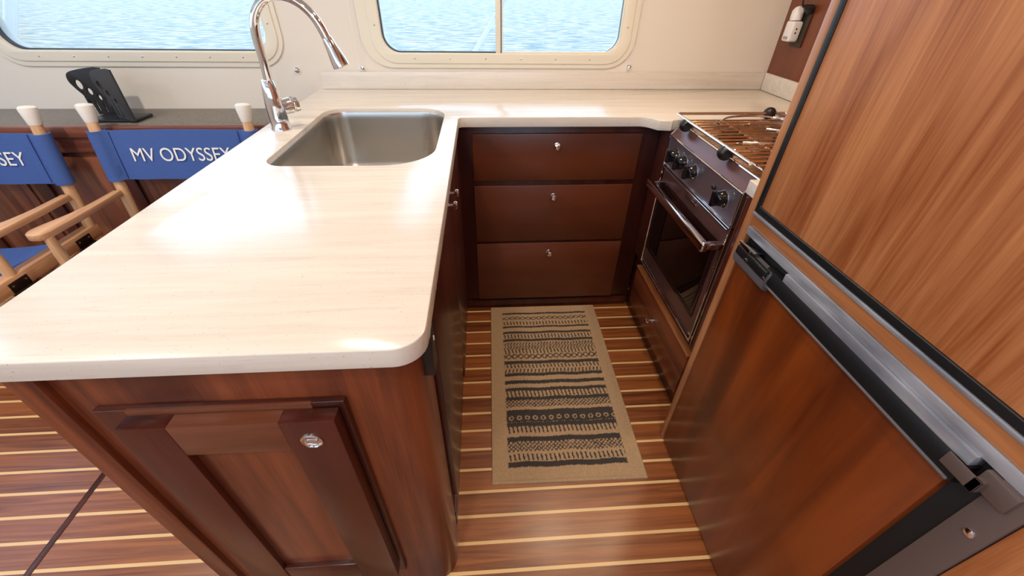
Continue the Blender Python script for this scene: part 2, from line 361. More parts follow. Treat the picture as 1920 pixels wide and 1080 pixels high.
b = NB(); box(b, 1.304, 1.3165, .84, WY_-.014, .9205, .992, .002)
tag(obj('backsplash', b, COUNTER), 'short cream upstand against the brown right wall under the outlet', 'backsplash', 'counter upstands')

sink = thing('sink', 'undermounted brushed steel sink bowl set in the peninsula worktop', 'sink', (-.365, 1.38, .70))
b = NB(); rings = []
prof = [(.0006, .9065), (.0030, .9065), (.0042, .903), (.0050, .88), (.006, .74), (.010, .722), (.022, .709), (.045, .702)]
prof = [(d, z if z > .8 else z-.02) for d, z in prof]
for d, z in prof: rings.append([b.verts.new((x, y, z)) for x, y in rpoly(inset(SINK, d), 10)])
for r0, r1 in zip(rings, rings[1:]):
    n = len(r0)
    for k in range(n): b.faces.new((r0[k], r0[(k+1) % n], r1[(k+1) % n], r1[k]))
b.faces.new(rings[-1])
so = obj('bowl', b, STEEL, sink, 50)
b = NB(); lathe(b, [(.045, .7025), (.045, .705), (.036, .7055), (.03, .701), (0, .701)], Matrix.Translation((-.36, 1.38, -.02)), 28); obj('drain', b, CHROME, sink)

fa = thing('faucet', 'tall chrome gooseneck pull-down faucet beside the sink', 'faucet', (-.656, 1.411, .92))
b = NB(); lathe(b, [(0, .9205), (.031, .9205), (.031, .924), (.0275, .93), (.028, .96), (.0275, .99), (.0235, 1.03), (.0185, 1.058), (.0165, 1.064), (0, 1.064)], Matrix.Translation((-.654, 1.411, 0)), 32); obj('body', b, CHROME, fa)
arc = [(-.650, 1.411, 1.06), (-.646, 1.411, 1.12), (-.644, 1.411, 1.18), (-.632, 1.411, 1.225), (-.598, 1.411, 1.262), (-.548, 1.411, 1.275), (-.502, 1.411, 1.258), (-.468, 1.411, 1.222), (-.446, 1.411, 1.168)]
b = NB(); tube(b, catmull(arc, 8), .0125, 20); obj('spout', b, CHROME, fa)
hd = Vector((-.446, 1.411, 1.170)); dd = Vector((.022, 0, -.066)).normalized()
b = NB(); lathe(b, [(0, -.006), (.0140, -.006), (.0155, .0), (.0175, .02), (.0235, .056), (.0245, .072), (.021, .074), (.0, .071)], Rm(*hd, dd), 28); obj('spray_head', b, CHROME, fa)
b = NB(); lathe(b, [(0, 0), (.020, 0), (.0235, .02), (.024, .034), (.0215, .037), (.0215, .040), (.0245, .043), (.023, .055), (0, .058)], Rm(-.645, 1.422, .982, (.80, .58, .10)), 28); obj('handle', b, CHROME, fa)

# ------------------------------------------------------------------ peninsula cabinet
pc = thing('peninsula_cabinet', 'mahogany peninsula base cabinet with a framed door facing the camera', 'cabinet', (-.38, 1.2, 0))
b = NB(); pts = rpoly([(-.655, .42, .012), (-.108, .42, .055), (-.108, .526, .002), (-.126, .530, 0), (-.126, 2.0, 0), (-.655, 2.0, 0)], 10)
# the body is hollow above z .66 around the sink bowl: outer shell only
lo = [b.verts.new((x, y, 0)) for x, y in pts]; hi = [b.verts.new((x, y, .884)) for x, y in pts]; n = len(pts)
for k in range(n): b.faces.new((lo[k], lo[(k+1) % n], hi[(k+1) % n], hi[k]))
b.faces.new(lo)
obj('body', b, WV, pc)
b = NB(); box(b, -.672, -.628, .408, .44, 0, .884, .006); obj('corner_post', b, WV, pc)
# framed door on the end
dr = NB(); plate(dr, [rect(-.592, -.226, .12, .797), rect(-.535, -.250, .20, .74)], .012, XZ(.408), .002); fr = obj('door_surround', dr, WDARK, pc)
b = NB(); box(b, -.545, -.275, .4065, .412, .7655, .7975, .001); obj('surround_rail', b, WRAIL, fr)
door = obj('door', box(NB(), -.478, -.316, .392, .404, .24, .72), WV, pc)
b = NB(); box(b, -.548, -.477, .380, .4055, .165, .787, .0012); obj('door_stile', b, WDARK, door)
b = NB(); box(b, -.317, -.235, .380, .4055, .165, .787, .0012); obj('door_stile', b, WDARK, door)
b = NB(); box(b, -.477, -.317, .3803, .4055, .716, .787, .0010); obj('door_rail', b, WRAIL, door)
b = NB(); box(b, -.477, -.317, .3805, .4055, .165, .250, .003); obj('door_rail', b, WDARK, door)
b = NB(); lathe(b, [(.0165, 0), (.0165, .003), (.014, .0045), (.0125, .003), (.012, .0008), (0, .0008)], Rm(-.279, .380, .742, (0, -1, 0)), 28); box(b, -.287, -.271, .3775, .3795, .7405, .7435, .0006); obj('latch', b, CHROME, door)
# side doors towards the galley
for y0, y1, zb in ((.550, 1.042, .20), (1.05, 1.50, .10)):
    d = obj('side_door', box(NB(), -.1255, -.098, y0, y1, zb, .850, .002), WDARK, pc)
    yk = y1-.035 if y0 < 1 else y0+.035
    b = NB(); lathe(b, [(.004, 0), (.004, .010), (.010, .013), (.011, .018), (.008, .022), (0, .023)], Rm(-.098, yk, .835, (1, 0, 0)), 18); obj('knob', b, CHROME, d)
b = NB(); box(b, -.1255, -.094, .60, 1.30, .862, .872, .001); obj('chrome_strip', b, CHROME, pc)
b = NB(); box(b, -.112, -.092, .462, .500, .785, .870, .002); lp = obj('latch_plate', b, BLACK, pc)
b = NB(); box(b, -.092, -.0905, .488, .492, .842, .850); obj('indicator', b, WHITE, lp)
b = NB(); box(b, -.1255, -.1115, .56, 1.57, .0, .075, .002); obj('plinth', b, WDARK, pc)

# ------------------------------------------------------------------ drawer cabinet at the back of the galley
def knob(x, y, z, d, parent, r=.0125, n='knob'):
    b = NB(); lathe(b, [(r*1.0, 0), (r*1.0, .002), (r*.45, .004), (r*.45, .012), (r*.95, .016), (r, .021), (r*.7, .025), (0, .026)], Rm(x, y, z, d), 24); obj(n, b, CHROME, parent)
dc = thing('drawer_cabinet', 'mahogany cabinet of three drawers under the back counter', 'cabinet', (.28, 1.8, 0))
obj('body', box(NB(), -.107, .700, 1.587, 2.0, .0, .884, .002), WDARK, dc)
for z0, z1, zk in ((.668, .853, .808), (.386, .646, .60), (.062, .374, .326)):
    d = obj('drawer', box(NB(), -.046, .611, 1.571, 1.587, z0, z1, .0025), WDR, dc)
    knob(.281, 1.571, zk, (0, -1, 0), d)
obj('plinth', box(NB(), -.104, .695, 1.578, 1.587, .0, .045, .002), WDARK, dc)

# ------------------------------------------------------------------ stove cabinet, drawer under the stove
sc_ = thing('stove_cabinet', 'mahogany surround under the stove with one low drawer', 'cabinet', (.9, 1.2, 0))
b = NB(); box(b, .704, 1.12, .836, 1.585, .0, .318, .002); obj('body', b, WDARK, sc_)
b = NB(); box(b, .684, .75, 1.495, 1.585, .318, .884, .002); obj('side_panel', b, WDARK, sc_)
b = NB(); box(b, .682, .75, .836, .955, .318, .884, .002); obj('side_panel', b, WDARK, sc_)
d = obj('drawer', box(NB(), .680, .7035, .935, 1.50, .088, .284, .003), WY, sc_)
b = NB(); box(b, .677, .7035, .935, 1.50, .284, .292, .002); obj('drawer_lip', b, WFRY, d)
knob(.680, 1.235, .19, (-1, 0, 0), d)

# ------------------------------------------------------------------ stove
st = thing('stove', 'compact stainless steel galley stove with oven, knobs and pot rails', 'stove', (.9, 1.225, .32))
Y0, Y1 = .968, 1.482
b = NB(); box(b, .700, 1.115, Y0, Y1, .325, .895, .003); obj('body', b, MIRROR, st)
def prism_y(bm, prof, y0, y1):
    a = [bm.verts.new((x, y0, z)) for x, z in prof]; c = [bm.verts.new((x, y1, z)) for x, z in prof]; n = len(prof)
    for k in range(n): bm.faces.new((a[k], a[(k+1) % n], c[(k+1) % n], c[k]))
    bm.faces.new(a); bm.faces.new(c[::-1]); return bm
KNOBM = mat('glossy_black_knob', lin(14, 14, 18), .12, 0, Coat_Weight=.6)
TAN = mat('steel_wood_reflection', (.15, .07, .065, 1), .30, .5)  # stainless steel with the brown reflection of the woodwork put into its colour
b = NB(); prism_y(b, [(.681, .873), (.712, .909), (.724, .909), (.724, .873)], Y0, Y1); obj('front_lip', b, TAN, st)
cp = NB(); prism_y(cp, [(.681, .873), (.704, .873), (.704, .768), (.684, .768)], Y0+.001, Y1-.001); cp = obj('control_panel', cp, mat('control_panel_steel', (.50, .46, .54, 1), .28, .9), st)
b = NB(); 
for p, q in (((.680, Y0, .873), (.680, Y1, .873)), ((.683, Y0, .768), (.683, Y1, .768)), ((.712, Y0, .910), (.712, Y1, .910)), ((.680, Y1, .873), (.712, Y1, .910)), ((.680, Y0, .873), (.712, Y0, .910)),
             ((.680, Y1, .873), (.684, Y1, .33)), ((.680, Y0, .873), (.684, Y0, .33)), ((.684, Y0, .33), (.684, Y1, .33))):
    tube(b, [p, q], .0030, 8)
obj('chrome_trim', b, CHROME, st)
for y in (1.405, 1.335, 1.252, 1.050):
    b = NB(); lathe(b, [(.025, 0), (.025, .004), (.0225, .008), (.021, .023), (.017, .026), (0, .026)], Rm(.6825, y, .822, (-1, 0, 0)), 24)
    box(b, .646, .662, y-.006, y+.006, .799, .845, .003)
    k = obj('knob', b, KNOBM, cp)
    b = NB(); lathe(b, [(.028, 0), (.028, .0015), (.026, .002), (0, .002)], Rm(.6830, y, .822, (-1, 0, 0)), 24); obj('knob_ring', b, CHROME, k)
b = NB(); lathe(b, [(.008, 0), (.008, .006), (.005, .009), (0, .009)], Rm(.6825, 1.108, .832, (-1, 0, 0)), 18); obj('ignition_button', b, BLACK, cp)
b = NB(); tube(b, [(.6805, .948, .33), (.6805, .948, .872)], .0018, 8); obj('side_trim', b, CHROME, sc_)
# oven door
od = obj('oven_door', box(NB(), .684, .700, Y0+.008, Y1-.008, .345, .760, .003), TAN, st)
b = NB(); plate(b, [rect(Y0+.05, Y1-.035, .430, .69, .004)], .003, YZ(.6812), .0006); obj('door_glass', b, GLASSB, od)
b = NB(); plate(b, [rect(Y0+.03, Y1-.02, .41, .71, .01), rect(Y0+.05, Y1-.035, .430, .69, .006)], .003, YZ(.6806), .0008); obj('glass_frame', b, mat('steel_frame_reflection', (.10, .06, .06, 1), .15, .9), od)  # mirror steel frame, reflected brown wood painted into the colour
for xx, zz in ((.680, .757), (.6825, .348)):
    b = NB(); tube(b, [(xx, Y0+.012, zz), (xx, Y1-.012, zz)], .002, 8); obj('door_trim', b, CHROME, od)
b = NB(); box(b, .614, .638, Y0-.002, Y1-.03, .690, .723, .009, 4); box(b, .630, .684, Y0-.002, Y0+.022, .700, .718, .003); box(b, .630, .684, Y1-.052, Y1-.030, .700, .718, .003); obj('handle', b, MIRROR, od)
b = NB(); box(b, .677, .684, 1.17, 1.25, .735, .748, .002); obj('door_catch', b, CHROME, od)
for zz in (.62, .352):
    b = NB(); box(b, .682, .690, Y0+.006, Y0+.020, zz, zz+.01, .002); obj('hinge', b, CHROME, od)
# cooktop
b = NB(); box(b, .724, 1.115, Y0+.002, Y1, .893, .903, .002); ck = obj('cooktop', b, mat('cooktop_steel', (.66, .54, .44, 1), .16, 1), st)  # tan of the reflected wood mixed into the cooktop steel colour
BURN = mat('burner_cap', lin(30, 26, 24), .4, .3)
for x, y, r in ((.83, 1.345, .036), (.83, 1.085, .030), (1.0, 1.32, .028), (1.0, 1.11, .036)):
    b = NB(); lathe(b, [(r*1.3, .903), (r*1.25, .908), (r, .909), (r, .917), (r*.9, .920), (0, .921)], Matrix.Translation((x, y, 0)), 28); obj('burner', b, BURN, ck)
b = NB(); y = Y0+.03
while y < Y1-.01:
    tube(b, [(.730, y, .927), (1.105, y, .927)], .0032, 8); y += .031
for x in (.735, .85, .98, 1.10): tube(b, [(x, Y0+.022, .9225), (x, Y1-.018, .9225)], .003, 8)
for x in (.735, 1.10):
    for yy in (Y0+.03, Y1-.03): tube(b, [(x, yy, .902), (x, yy, .925)], .003, 8)
obj('grate', b, GRATEM, st)
fr = NB(); 
rail = [(.690, Y0+.03, .943), (.690, Y1+.004, .943), (.700, Y1+.014, .943), (1.09, Y1+.014, .943), (1.10, Y1+.004, .943), (1.10, Y0+.03, .943)]
tube(fr, rail, .0052, 12)
fr = obj('fiddle_rail', fr, CHROME, st)
for p in ((.692, 1.41, .926), (.692, 1.13, .926), (1.035, Y1+.014, .943), (1.095, 1.44, .943), (1.10, 1.1, .943)):
    b = NB(); lathe(b, [(0, -.017), (.014, -.016), (.0195, -.009), (.021, 0), (.0195, .009), (.014, .016), (0, .017)], Matrix.Translation(p) @ Matrix.Rotation(PI/2, 4, 'Y' if p[0] > .75 and p[1] > 1.48 else 'X'), 22); obj('rail_clamp', b, BLACK, fr)
    b = NB(); tube(b, [(p[0]+(.026 if p[0] < .75 else 0), p[1], .905), (p[0]+(.026 if p[0] < .75 else 0), p[1], .935), (p[0], p[1], .926)] if p[0] < .75 else [(p[0], min(p[1], Y1-.004), .903), p], .004, 8); obj('rail_post', b, CHROME, fr)
for pts in ([(.80, 1.40, .933), (.86, 1.455, .94), (.95, 1.46, .944), (1.02, 1.43, .944), (1.03, 1.395, .942), (.99, 1.375, .94), (.90, 1.385, .938)],
            [(1.10, 1.46, .94), (1.03, 1.44, .948), (1.02, 1.40, .948), (1.08, 1.36, .944)],
            [(.78, 1.20, .933), (.86, 1.17, .94), (.95, 1.19, .943), (1.04, 1.16, .943), (1.09, 1.11, .94)],
            [(.93, 1.33, .936), (.99, 1.27, .942), (1.06, 1.22, .942), (1.10, 1.24, .94)]):
    b = NB(); tube(b, catmull(pts, 6), .0036, 10); obj('pot_holder', b, CHROME, fr)

# ------------------------------------------------------------------ tall cabinet with refrigerator and freezer
tcab = thing('tall_cabinet', 'tall mahogany cabinet housing the upper and lower refrigeration doors', 'cabinet', (.97, .0, 0))
FX = .612; YB = -.5
def yzbox(y0, y1, z0, z1, x0=FX, x1=FX+.022, bev=.0015): return box(NB(), x0, x1, y0, y1, z0, z1, bev)
obj('body', box(NB(), FX+.0225, 1.312, YB, .8335, 0, CEIL-.005, .002), WFRZ, tcab)
obj('stile', yzbox(.808, .834, 0, CEIL-.005), WFRZ, tcab)
obj('stile', yzbox(YB, .1715, 0, CEIL-.005), WFR, tcab)
obj('middle_rail', yzbox(.1715, .808, .868, .8965), WFRY, tcab)
rf = thing('refrigerator', 'upper wood-panelled refrigerator door with black gasket in the tall cabinet', 'refrigerator', (FX, .5, .9))
b = NB(); plate(b, [rect(.1715, .8075, .9045, 1.90, .004), rect(.190, .7935, .9205, 1.885, .004)], .016, YZ(FX-.004), .002); obj('gasket', b, BLACK, rf)
obj('door_panel', box(NB(), FX-.001, FX+.02, .190, .7935, .9205, 1.885, .001), WFR, rf)
obj('bottom_trim', box(NB(), FX-.006, FX+.016, .1715, .8075, .8972, .9043, .0015), SILVER, rf)
fz = thing('freezer', 'lower wood-panelled freezer door with black bar handle below the metal strip', 'refrigerator', (FX, .5, 0))
obj('top_strip', box(NB(), FX-.003, FX+.018, .1715, .8065, .8475, .8675, .001), SILVER, fz)
obj('ledge', box(NB(), FX-.008, FX+.020, .24, .640, .826, .8472, .001), SILVER, fz)
obj('door_panel', box(NB(), FX-.002, FX+.018, .246, .801, .012, .795, .002), wood('mahogany_freezer_panel', lin(86, 34, 8), lin(134, 62, 20), 'Z', freq=12, pore=.12), fz)
obj('door_core', box(NB(), FX+.012, FX+.022, .1715, .8075, .0, .86, .001), RUBBER, fz)
b = NB(); prism_y(b, [(FX-.003, .793), (FX-.014, .798), (FX-.016, .808), (FX-.008, .829), (FX+.008, .829), (FX+.008, .793)], .236, .690); obj('bar_handle', b, BLACK, fz)
b = NB(); tube(b, [(FX-.0145, .24, .797), (FX-.0145, .690, .797)], .0025, 8); obj('handle_edge', b, DKGREY, fz)
b = NB(); prism_y(b, [(FX-.004, .778), (FX-.018, .783), (FX-.022, .800), (FX-.016, .826), (FX+.004, .826), (FX+.004, .778)], .668, .798)
bmesh.ops.bevel(b, geom=b.edges[:], offset=.003, segments=2, affect='EDGES'); lh = obj('latch_housing', b, DKGREY, fz)
b = NB(); box(b, FX-.024, FX-.012, .672, .790, .806, .829, .004); obj('latch_slide', b, BLACK, lh)
for y in (.745, .672):
    b = NB(); lathe(b, [(.005, 0), (.005, .002), (.003, .003), (0, .003)], Rm(FX-.0235, y, .812, (-1, 0, 0)), 12); obj('rivet', b, CHROME, lh)
b = NB(); box(b, FX-.020, FX+.004, .735, .793, .831, .836, .001); box(b, FX-.022, FX-.019, .745, .785, .822, .838, .001); obj('hinge_bracket', b, MIRROR, fz)
b = NB(); box(b, FX-.010, FX+.004, .186, .226, .815, .846, .002); box(b, FX-.019, FX-.016, .214, .258, .812, .834, .001); box(b, FX-.019, FX-.004, .214, .224, .812, .834, .001); obj('hinge_bracket', b, GREYM, fz)
b = NB(); box(b, FX-.004, FX+.010, .1725, .212, .0, .8472, .001); fs = obj('side_frame', b, GREYM, fz)
b = NB(); lathe(b, [(.006, 0), (.006, .002), (.003, .0035), (0, .0035)], Rm(FX-.004, .189, .757, (-1, 0, 0)), 14); obj('screw', b, CHROME, fs)

# ------------------------------------------------------------------ rug
def rug():
    bands = [(1.516, 'l', .006), (1.481, 'x', .012), (1.446, 't', .011), (1.42, 'l', .006), (1.381, 'l', .007), (1.356, 't', .013), (1.331, 'l', .008), (1.295, 'w', .022), (1.261, 't', .013), (1.230, 'x', .015),
             (1.195, 'l', .009), (1.161, 'v', .023), (1.128, 'l', .008), (1.088, 'l', .009), (1.051, 'l', .008), (1.029, 't', .014), (1.006, 'l', .008), (.982, 'c', .016), (.941, 'l', .012), (.915, 'o', .016), (.889, 'l', .009), (.868, 't', .014),
             (.828, 'l', .010), (.799, 'c', .018), (.759, 't', .012), (.733, 'l', .010)]
    c00, c10, c11, c01 = Vector((-.006, .673)), Vector((.513, .667)), Vector((.530, 1.568)), Vector((.009, 1.570))
    NX, NY = 210, 360; rnd = random.Random(3)
    tan, dk = lin(188, 156, 120)[:3], lin(66, 60, 56)[:3]
    verts, cols = [], []
    for j in range(NY+1):
        v = j/NY
        for i in range(NX+1):
            u = i/NX
            p = (c00*(1-u)+c10*u)*(1-v)+(c01*(1-u)+c11*u)*v
            ed = min(u*.52, (1-u)*.52, v*.9, (1-v)*.9)
            z = .0065+rnd.uniform(-.0007, .0007)+(.0012 if ed < .008 else 0)
            if ed < .0005: z = .002
            X, Y = u*.52, .670+v*.900
            Yp = Y+rnd.uniform(-.0016, .0016)+.0015*math.sin(X*40)
            k = 0
            if .057 < X+rnd.uniform(-.001, .001) < .466:
                for yc, ty, h in bands:
                    d = (Yp-yc)
                    if abs(d) > h: continue
                    if ty == 'l': k = 1
                    elif ty == 't': k = max(k, 1 if ((X+d*.15) % .0155) < .0058 else 0)
                    elif ty == 'v': k = max(k, 1 if (((X+(.0075 if d > 0 else 0)+abs(d)*.2) % .0155) < .0058 and abs(d) > .003) else 0)
                    elif ty == 'x':
                        q = (X % .026)/.026-.5; k = max(k, 1 if abs(abs(q)-abs(d)/h*.5) < .13 else 0)
                    elif ty == 'w': k = max(k, 1 if ((X+.006*math.sin(d*280)+d*.5) % .0135) < .0062 else 0)
                    elif ty == 'c': k = max(k, 1 if ((X+d) % .015 < .0045 or (X-d) % .015 < .0045) else 0)
                    elif ty == 'o':
                        q = (X % .030)-.015; rr = math.hypot(q, d*1.0-.002); k = max(k, 0 if .0055 < rr < .0095 else 1)
            c = dk if k else tan; f = rnd.uniform(.88, 1.1)
            verts.append((p.x, p.y, z+(.0008 if k else 0))); cols.append((c[0]*f, c[1]*f, c[2]*f, 1))
    me = bpy.data.meshes.new('kitchen_rug'); W = NX+1; faces = [(j*W+i, j*W+i+1, (j+1)*W+i+1, (j+1)*W+i) for j in range(NY) for i in range(NX)]
    # skirt down to the floor
    ring = [i for i in range(W)] + [j*W+NX for j in range(1, NY+1)] + [NY*W+i for i in range(NX-1, -1, -1)] + [j*W for j in range(NY-1, 0, -1)]
    base = len(verts)
    for r_ in ring: verts.append((verts[r_][0], verts[r_][1], .0)); cols.append((*tan, 1))
    nR = len(ring)
    for k in range(nR): faces.append((ring[k], base+k, base+(k+1) % nR, ring[(k+1) % nR]))
    me.from_pydata(verts, [], faces); a = me.color_attributes.new('weave', 'FLOAT_COLOR', 'POINT')
    a.data.foreach_set('color', [x for c in cols for x in c]); me.materials.append(RUGM)
    me.polygons.foreach_set('use_smooth', [True]*len(me.polygons))
    o = bpy.data.objects.new('kitchen_rug', me); COL.objects.link(o)
    tag(o, 'tan rug with charcoal woven stripe patterns on the galley floor', 'rug')
rug()
b = NB(); box(b, -1.290, -1.271, YN, 1.2, 0, .0015, .0005); struct('trim_1', b, WDARK)

# ------------------------------------------------------------------ cabinet along the left wall with grey top
WLV = wood('mahogany_side_panel', lin(92, 48, 36), lin(150, 92, 66), 'Z', freq=26)  # brighter copy of the mahogany, colour makes up for weak light here
WLX = wood('mahogany_side_rail', lin(96, 50, 38), lin(140, 84, 64), 'X', freq=20)  # rail brightened likewise, missing light put into the wood colour
lc = thing('side_cabinet', 'long mahogany panelled cabinet with grey top behind the director chairs', 'cabinet', (-1.8, 1.9, 0))
obj('body', box(NB(), -2.98, -.725, 1.765, 2.029, 0, .815, .001), WLV, lc)
obj('top', box(NB(), -2.98, -.725, 1.765, 2.029, .8155, .838, .002), GREYTOP, lc)
obj('top_edge', box(NB(), -2.98, -.725, 1.742, 1.7645, .796, .840, .005), WLX, lc)
obj('top_rail', box(NB(), -2.98, -.725, 1.752, 1.7648, .735, .7955, .003), WLX, lc)
x = -2.98
xs = []
while x < -.8: xs.append(x); x += .36
for x in xs:
    obj('stile', box(NB(), x, x+.055, 1.752, 1.7648, .06, .7345, .003), WDARK, lc)
    obj('panel', box(NB(), x+.085, min(x+.330, -.73), 1.756, 1.7648, .09, .715, .006), WLV, lc)

# ------------------------------------------------------------------ spoon-cut utensil stand
us = thing('utensil_stand', 'black stand with spoon cut-outs on the grey topped cabinet', 'utensil stand', (-1.48, 1.84, .838))
def oval(cx, cz, a, b_, rot, n=18): return [(cx+a*math.cos(t)*math.cos(rot)-b_*math.sin(t)*math.sin(rot), cz+a*math.cos(t)*math.sin(rot)+b_*math.sin(t)*math.cos(rot)) for t in [2*PI*k/n for k in range(n)]]
def spoon(cx, cz, a, b_, bot, wv=.0036):
    n = 18; pts = []
    for k in range(n+1):
        t = -PI/2+.12+(2*PI-.24)*k/n; pts.append((cx+b_*math.cos(t), cz+a*math.sin(t)))
    return pts+[(cx-wv, bot), (cx+wv, bot)]
def stand_panel(mtx, m):
    sil = [(.155, 0), (.155, .188)]+[tuple(p[:2]) for p in catmull([(.13, .191, 0), (.06, .182, 0), (.012, .168, 0), (.0, .140, 0), (.010, .112, 0), (.030, .080, 0), (.048, .045, 0), (.052, .0, 0)], 5)]
    return plate(NB(), [sil, spoon(.036, .122, .019, .013, .045), spoon(.066, .095, .014, .0095, .015), spoon(.094, .070, .011, .007, .010)], .007, mtx, .0012)
def yawm(x, y, z, ang): return Matrix.Translation((x, y, z)) @ Matrix.Rotation(ang, 4, 'Z') @ XZ(0)
obj('panel', stand_panel(yawm(-1.650, 1.900, .846, 0) @ Matrix.Scale(.92, 4), BLACK), BLACK, us)
obj('panel', stand_panel(yawm(-1.520, 1.852, .846, math.radians(-27)) @ Matrix.Scale(.98, 4), BLACK), mat('lit_black_plastic', lin(48, 48, 50), .5), us)  # lit copy of the black panel, the light painted in as grey
b = NB(); box(b, -1.575, -1.392, 1.80, 1.905, .8385, .850, .004); obj('base', b, BLACK, us)

# ------------------------------------------------------------------ director chairs
def chair():
    ox, oy = -1.192, 1.45
    r = thing('director_chair', 'beech director chair nearest the peninsula, its blue canvas back reading MV ODYSSEY', 'chair', (ox, oy, 0), 'blue canvas director chairs')
    bx = lambda *a, **k: box(NB(), a[0]+ox, a[1]+ox, a[2]+oy, a[3]+oy, *a[4:], **k)
    tb = lambda P, rd, n=16: tube(NB(), [(p[0]+ox, p[1]+oy, p[2]) for p in P], rd, n)
    for s in (-1, 1):
        px = s*.283
        ps = obj('back_post', tb([(px, .190, .40), (px, .198, .50), (px, .215, .65), (px, .25, .885)], [.017, .018, .0195, .018]), BEECH, r)
        obj('post_cap', lathe(NB(), [(.0, 0), (.019, 0), (.0205, .004), (.0275, .050), (.027, .058), (.020, .064), (0, .066)], Rm(px+ox, .248+oy, .868, (0, .14, 1)), 20), CAPM, ps)
        obj('front_post', tb([(px, -.165, .40), (px, -.160, .52), (px-.003, -.155, .602)], [.016, .0165, .014]), BEECH, r)
        # armrest, slightly broadened at the front
        ol = [(px-.014, .185), (px-.020, .02), (px-.058, -.12), (px-.058, -.158), (px-.040, -.178), (px-.005, -.176), (px+.010, -.150), (px+.012, -.10), (px+.016, .02), (px+.014, .185)]
        ol = [tuple(p[:2]) for p in catmull([(a, c, 0) for a, c in ol], 4)]
        b = plate(NB(), [[(a+ox, c+oy) for a, c in ol]], .024, Matrix.Translation((0, 0, .600)), .004); obj('armrest', b, BEECHY, r)
        obj('seat_rail', bx(px-.030, px+.018, -.27, .215, .430, .482, bev=.006), BEECHY, r)
        for yy in (-.17, .12):
            b = bx(px+s*.018-.002, px+s*.018+.002, yy-.035, yy+.035, .432, .468, bev=.0008); tube(b, [(px+s*.020+ox, yy-.04+oy, .428), (px+s*.020+ox, yy+.04+oy, .428)], .004, 8)
            h = obj('hinge_plate', b, mat('bracket_steel', lin(60, 50, 44), .35, .8) if 'bracket_steel' not in bpy.data.materials else bpy.data.materials['bracket_steel'], r)
            for q in (-.024, .024): obj('screw', lathe(NB(), [(.004, 0), (.004, .0015), (0, .002)], Rm(px+s*.020+ox, yy+q+oy, .456, (s, 0, 0)), 10), CHROME, h)
        obj('foot_rail', bx(px-.018, px+.018, -.25, .24, .0, .04, bev=.006), BEECHY, r)
        for yy in (-.17+.012*s, .12+.012*s):
            obj('cross_leg', tube(NB(), [(px*.97+ox, yy+oy, .425), (-px*.97+ox, yy+oy, .04)], .011, 8), BEECH, r)
    # back canvas: a band wrapped round both posts, slightly wavy
    b = NB(); NXc, NZc = 60, 14; rnd = random.Random(5); g = {}
    for side in (0, 1):
        for i in range(NXc+1):
            u = -1+2*i/NXc; xx = u*.312
            for j in range(NZc+1):
                v = j/NZc; z = .656+v*.182+.004*(1-abs(u))*(1 if v > .9 else 0)
                lean = .215+(z-.65)*.149
                sleeve = min(1, max(0, (abs(u)-.80)/.12)); th = .0025+.0225*math.sqrt(max(0, 1-((abs(xx)-.283)/.030)**2)) if abs(xx) > .253 else .0025
                wr = ((.0018*math.sin(z*170+u*9)*sleeve + .0012*math.sin(u*14+v*4)) if abs(xx) < .25 else 0)
                if abs(xx) >= .25: th += .0016*(1+math.sin(z*210+xx*40))
                y = lean+(th if side else -th)+wr-(1-abs(u))*0
                g[side, i, j] = b.verts.new((xx+ox, y+oy, z))
    for side in (0, 1):
        for i in range(NXc):
            for j in range(NZc): b.faces.new((g[side, i, j], g[side, i+1, j], g[side, i+1, j+1], g[side, i, j+1]))
    for i in range(NXc):
        for j in (0, NZc): b.faces.new((g[0, i, j], g[0, i+1, j], g[1, i+1, j], g[1, i, j]))
    for j in range(NZc):
        for i in (0, NXc): b.faces.new((g[0, i, j], g[0, i, j+1], g[1, i, j+1], g[1, i, j]))
    bc = obj('back_canvas', b, CANVAS, r, 60)
    SEAM = mat('blue_seam', lin(22, 44, 110), .9)
    for s in (-1, 1):
        b = tb([(s*.237, .215-.0045+(z-.65)*.149, z) for z in (.660, .72, .78, .835)], .0012, 6); obj('seam', b, SEAM, bc)
    cu = bpy.data.curves.new('t', 'FONT'); cu.body = 'MV ODYSSEY'; cu.size = .072; cu.align_x = 'CENTER'; cu.extrude = .0006; cu.space_character = 1.0
    o = bpy.data.objects.new('t', cu); COL.objects.link(o); dg = bpy.context.evaluated_depsgraph_get(); dg.update(); me = bpy.data.meshes.new_from_object(o.evaluated_get(dg))
    wd = max(v.co.x for v in me.vertices)-min(v.co.x for v in me.vertices); k = .372/wd; 
    tilt = math.atan(.149)
    me.transform(Matrix.Translation((ox, oy+.215-.0055+(.727-.65)*.149, .727)) @ Matrix.Rotation(PI/2-tilt, 4, 'X') @ Matrix.Diagonal((k, 1, 1, 1)))
    b = NB(); b.from_mesh(me); bpy.data.objects.remove(o); obj('lettering', b, LETTER, bc, 0)
    # sagging seat
    b = NB(); g = {}
    for i in range(25):
        u = -1+2*i/24; xx = u*.268
        for j in range(9):
            yy = -.225+j/8*.31; g[i, j] = b.verts.new((xx+ox, yy+oy, .474-.030*(1-u*u)))
    for i in range(24):
        for j in range(8): b.faces.new((g[i, j], g[i+1, j], g[i+1, j+1], g[i, j+1]))
    ext_ = bmesh.ops.extrude_face_region(b, geom=b.faces[:]); 
    for v in ext_['geom']:
        if isinstance(v, bmesh.types.BMVert): v.co.z -= .003
    obj('seat', b, CANVAS, r)
    return r
c1 = chair()
c2 = copy_tree(c1); c2.location = (c1.location.x-.735, c1.location.y-.035, 0)
c2['label'] = 'beech director chair cut by the left picture edge, only SEY readable on its blue back'

